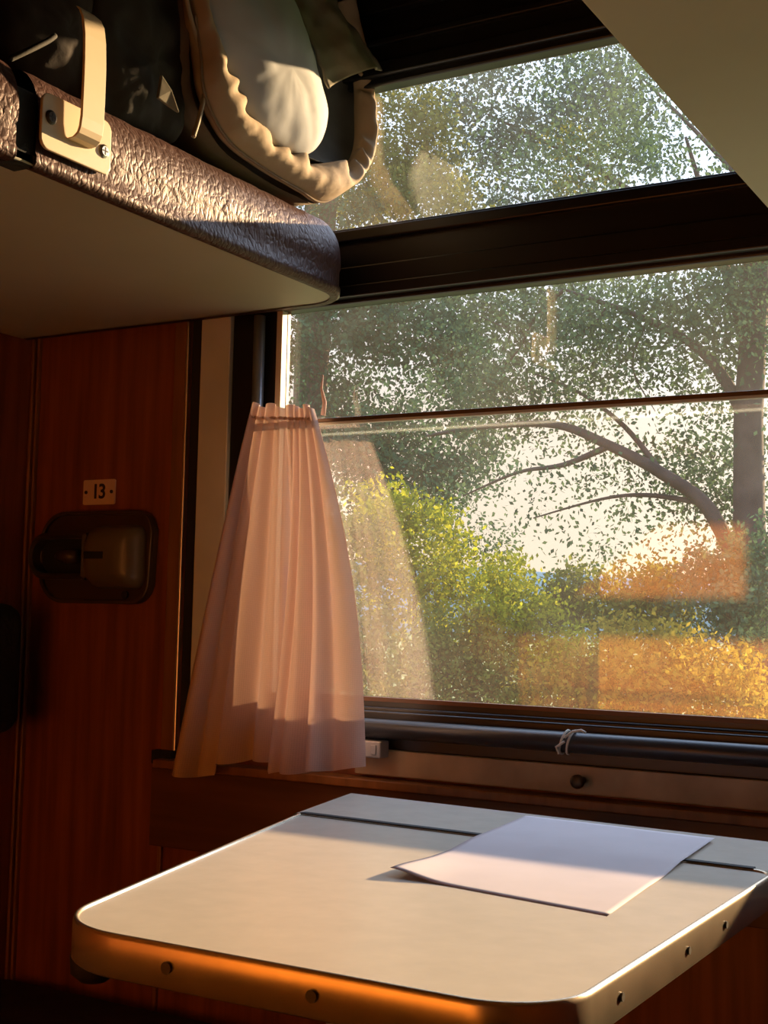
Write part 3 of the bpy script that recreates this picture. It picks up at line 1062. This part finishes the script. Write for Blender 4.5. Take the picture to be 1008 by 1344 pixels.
# big tree with the leaning limb at the right
Y1 = 7.0
tb0 = onY(990, 800, Y1)
base = (tb0.x, Y1, ZG)
brs = [([onY(975, 760, Y1), onY(930, 668, Y1), onY(870, 622, Y1 - .1), onY(800, 585, Y1 - .2), onY(730, 558, Y1 - .2), onY(640, 560, Y1 - .2), onY(560, 572, Y1)], .058),
       ([onY(870, 622, Y1 - .1), onY(820, 560, Y1), onY(760, 515, Y1), onY(700, 490, Y1)], .024),
       ([onY(985, 560, Y1), onY(930, 470, Y1), onY(850, 420, Y1), onY(740, 380, Y1)], .05),
       ([onY(985, 470, Y1), onY(960, 380, Y1), onY(930, 280, Y1), onY(900, 180, Y1)], .05),
       ([onY(800, 585, Y1 - .2), onY(740, 610, Y1 - .2), onY(680, 620, Y1 - .2), onY(610, 650, Y1 - .2)], .025),
       ([onY(740, 380, Y1), onY(700, 420, Y1), onY(680, 460, Y1), onY(640, 500, Y1)], .016),
       ([onY(800, 400, Y1), onY(760, 440, Y1), onY(690, 440, Y1), onY(620, 410, Y1)], .014),
       ([onY(850, 420, Y1), onY(830, 480, Y1), onY(860, 540, Y1)], .012),
       ([onY(920, 660, Y1), onY(850, 650, Y1), onY(790, 655, Y1), onY(700, 680, Y1)], .022)]
tree('large leaning tree with a bare limb arching left behind the right of the pane', base, 7.2, .125,
     [PC(900, 420, Y1, 150, 80, 4600), PC(770, 470, Y1, 130, 70, 3400), PC(690, 400, Y1, 130, 70, 2900), PC(980, 380, Y1, 100, 90, 3000),
      PC(960, 560, Y1 + .3, 80, 110, 1500), PC(760, 600, Y1, 170, 60, 900), PC(640, 520, Y1, 110, 60, 2800), PC(920, 610, Y1 + .5, 80, 70, 1500), PC(600, 690, Y1 + 1, 90, 60, 1200), PC(820, 690, Y1 + .4, 130, 60, 700),
      PC(870, 200, Y1, 130, 100, 1900), PC(720, 200, Y1, 120, 90, 900), PC(850, 40, Y1, 160, 100, 2500), PC(980, 690, Y1 + .5, 60, 60, 700)],
     'leaf_mid', .043, brs)
# dark dense tree at the left of the pane
Y2 = 8.6
p2 = onY(415, 700, Y2)
tree('dense dark green tree behind the left of the pane above the curtain', (p2.x, Y2, ZG), 8.5, .13,
     [PC(440, 430, Y2, 100, 100, 5200), PC(540, 430, Y2, 110, 85, 4600), PC(480, 560, Y2, 80, 70, 2400), PC(610, 470, Y2, 80, 70, 1900),
      PC(420, 560, Y2, 60, 90, 2400), PC(520, 610, Y2, 90, 80, 2600), PC(600, 600, Y2, 60, 60, 1100), PC(420, 300, Y2, 110, 90, 2500), PC(560, 640, Y2, 80, 60, 1100)], 'leaf_dark', .060)
# tall pale birch filling the upper pane
Y3 = 10.5
p3 = onY(1035, 700, Y3)
tree('tall grey green birch with sky sparkling through it behind the upper pane', (p3.x, Y3, ZG), 11.5, .12,
     [PC(700, 120, Y3, 130, 90, 3600), PC(830, 150, Y3, 110, 90, 2800), PC(640, 220, Y3, 110, 70, 2000), PC(740, 260, Y3, 130, 70, 2200),
      PC(700, 20, Y3, 170, 80, 3200), PC(600, 130, Y3, 70, 70, 1200), PC(760, 380, Y3, 150, 70, 1500)], 'leaf_grey', .060,
     [([onY(1030, 420, Y3), onY(900, 300, Y3), onY(760, 210, Y3), onY(640, 150, Y3)], .05), ([onY(1030, 300, Y3), onY(930, 190, Y3), onY(840, 100, Y3)], .04),
      ([onY(900, 300, Y3), onY(800, 290, Y3), onY(690, 280, Y3)], .03)])
Y4 = 9.4
p4 = onY(395, 700, Y4)
tree('olive yellow tree behind the upper pane beside the bag', (p4.x, Y4, ZG), 9.5, .11,
     [PC(530, 200, Y4, 70, 75, 3000), PC(480, 250, Y4, 80, 70, 2200), PC(570, 150, Y4, 40, 60, 700), PC(760, 210, Y4 + .6, 40, 50, 700), PC(500, 110, Y4, 90, 60, 2000), PC(545, 265, Y4, 100, 45, 2600)], 'leaf_olive', .055)

# bushes along the track
bushes = [
    ('bright lime bush lit from behind at the left of the pane', 545, 745, 6.2, [(545, 740, 80, 100, 4200), (500, 690, 55, 60, 1500), (600, 790, 70, 70, 1800)], 'leaf_lime', .042),
    ('hazy olive bush beside the right edge of the curtain', 470, 800, 5.6, [(470, 800, 60, 130, 3200), (480, 880, 80, 70, 2200), (450, 690, 40, 60, 700)], 'leaf_olive', .042),
    ('dull green bush low at the left above the window tube', 590, 870, 5.4, [(590, 870, 90, 70, 3600), (560, 930, 110, 50, 2000), (650, 915, 90, 50, 1800)], 'leaf_green', .040),
    ('yellow leaved bush above the knotted string', 690, 830, 5.8, [(690, 820, 75, 75, 2800), (740, 890, 80, 60, 2000), (650, 770, 50, 50, 700)], 'leaf_lime', .040),
    ('golden bush low at the right of the pane', 850, 880, 5.2, [(850, 880, 110, 65, 4200), (770, 920, 90, 50, 2200), (930, 900, 100, 60, 2600)], 'leaf_gold', .040),
    ('green bush behind the golden bush', 800, 800, 6.6, [(800, 800, 95, 50, 3000), (880, 790, 80, 45, 2000), (740, 790, 50, 40, 900)], 'leaf_green', .045),
    ('leafy green bush at the foot of the leaning trunk', 970, 800, 6.3, [(970, 800, 70, 90, 3000), (1010, 740, 50, 70, 1200), (920, 770, 50, 40, 700)], 'leaf_mid', .044),
]
for lb_, bx_, by_, yy_, cl_, mt_, sz_ in bushes:
    c = onY(bx_, by_, yy_)
    tree(lb_, (c.x, yy_, ZG), max(.5, c.z - ZG), .03, [PC(a, b_, yy_, w_, h_, n_) for a, b_, w_, h_, n_ in cl_], mt_, sz_, sub=.10,
         group='bushes beyond the window', name='bush', cat='bush')

# ------------------------------------------------------------------ light
sun = bpy.data.objects.new('sun', bpy.data.lights.new('sun', 'SUN'))
COL.objects.link(sun)
sun.data.energy = 17.0
sun.data.color = (1.0, 0.69, 0.37)
sun.data.angle = math.radians(1.0)
dirn = Vector((-.32, -1.0, -.25))
sun.rotation_euler = dirn.to_track_quat('-Z', 'Y').to_euler()
sun.location = (6, 12, 6)

w = bpy.data.worlds.new('sky')
S.world = w
w.use_nodes = True
nt = w.node_tree
bg = nt.nodes['Background']
tc = N(nt, 'ShaderNodeTexCoord')
sx = N(nt, 'ShaderNodeSeparateXYZ')
L(nt, tc, 'Generated', sx, 'Vector')
cr = N(nt, 'ShaderNodeValToRGB')
cr.color_ramp.elements[0].position = 0.0
cr.color_ramp.elements[0].color = (.33, .275, .205, 1)
cr.color_ramp.elements[1].position = 0.70
cr.color_ramp.elements[1].color = (.66, .88, 1.25, 1)
for ps, cl in ((.15, (.32, .285, .24)), (.27, (.33, .37, .43)), (.42, (.40, .49, .60))):
    e = cr.color_ramp.elements.new(ps)
    e.color = (*cl, 1)
L(nt, sx, 'Z', cr, 'Fac')
# the sky is brighter towards the sun
dt = N(nt, 'ShaderNodeVectorMath', operation='DOT_PRODUCT')
L(nt, tc, 'Generated', dt, 0)
dt.inputs[1].default_value = tuple(-dirn.normalized())
mxm = N(nt, 'ShaderNodeMath', operation='MAXIMUM')
L(nt, dt, 'Value', mxm, 0)
mxm.inputs[1].default_value = 0.0
pw = N(nt, 'ShaderNodeMath', operation='POWER')
L(nt, mxm, 'Value', pw, 0)
pw.inputs[1].default_value = 10.0
ma = N(nt, 'ShaderNodeMath', operation='MULTIPLY_ADD')
L(nt, pw, 'Value', ma, 0)
ma.inputs[1].default_value = 2.0
ma.inputs[2].default_value = 1.0
sc = N(nt, 'ShaderNodeVectorMath', operation='SCALE')
L(nt, cr, 'Color', sc, 0)
L(nt, ma, 'Value', sc, 'Scale')
L(nt, sc, 'Vector', bg, 'Color')
bg.inputs['Strength'].default_value = 3.3

# ------------------------------------------------------------------ view
S.view_settings.view_transform = 'Standard'
S.view_settings.look = 'None'
S.view_settings.exposure = 0.0
S.view_settings.gamma = 1.0
S.view_settings.use_curve_mapping = False
S.cycles.use_denoising = True
S.cycles.max_bounces = 10
S.cycles.diffuse_bounces = 5
S.cycles.glossy_bounces = 4
S.cycles.transparent_max_bounces = 16
S.cycles.caustics_reflective = False
S.cycles.caustics_refractive = False
S.cycles.sample_clamp_indirect = 6.0
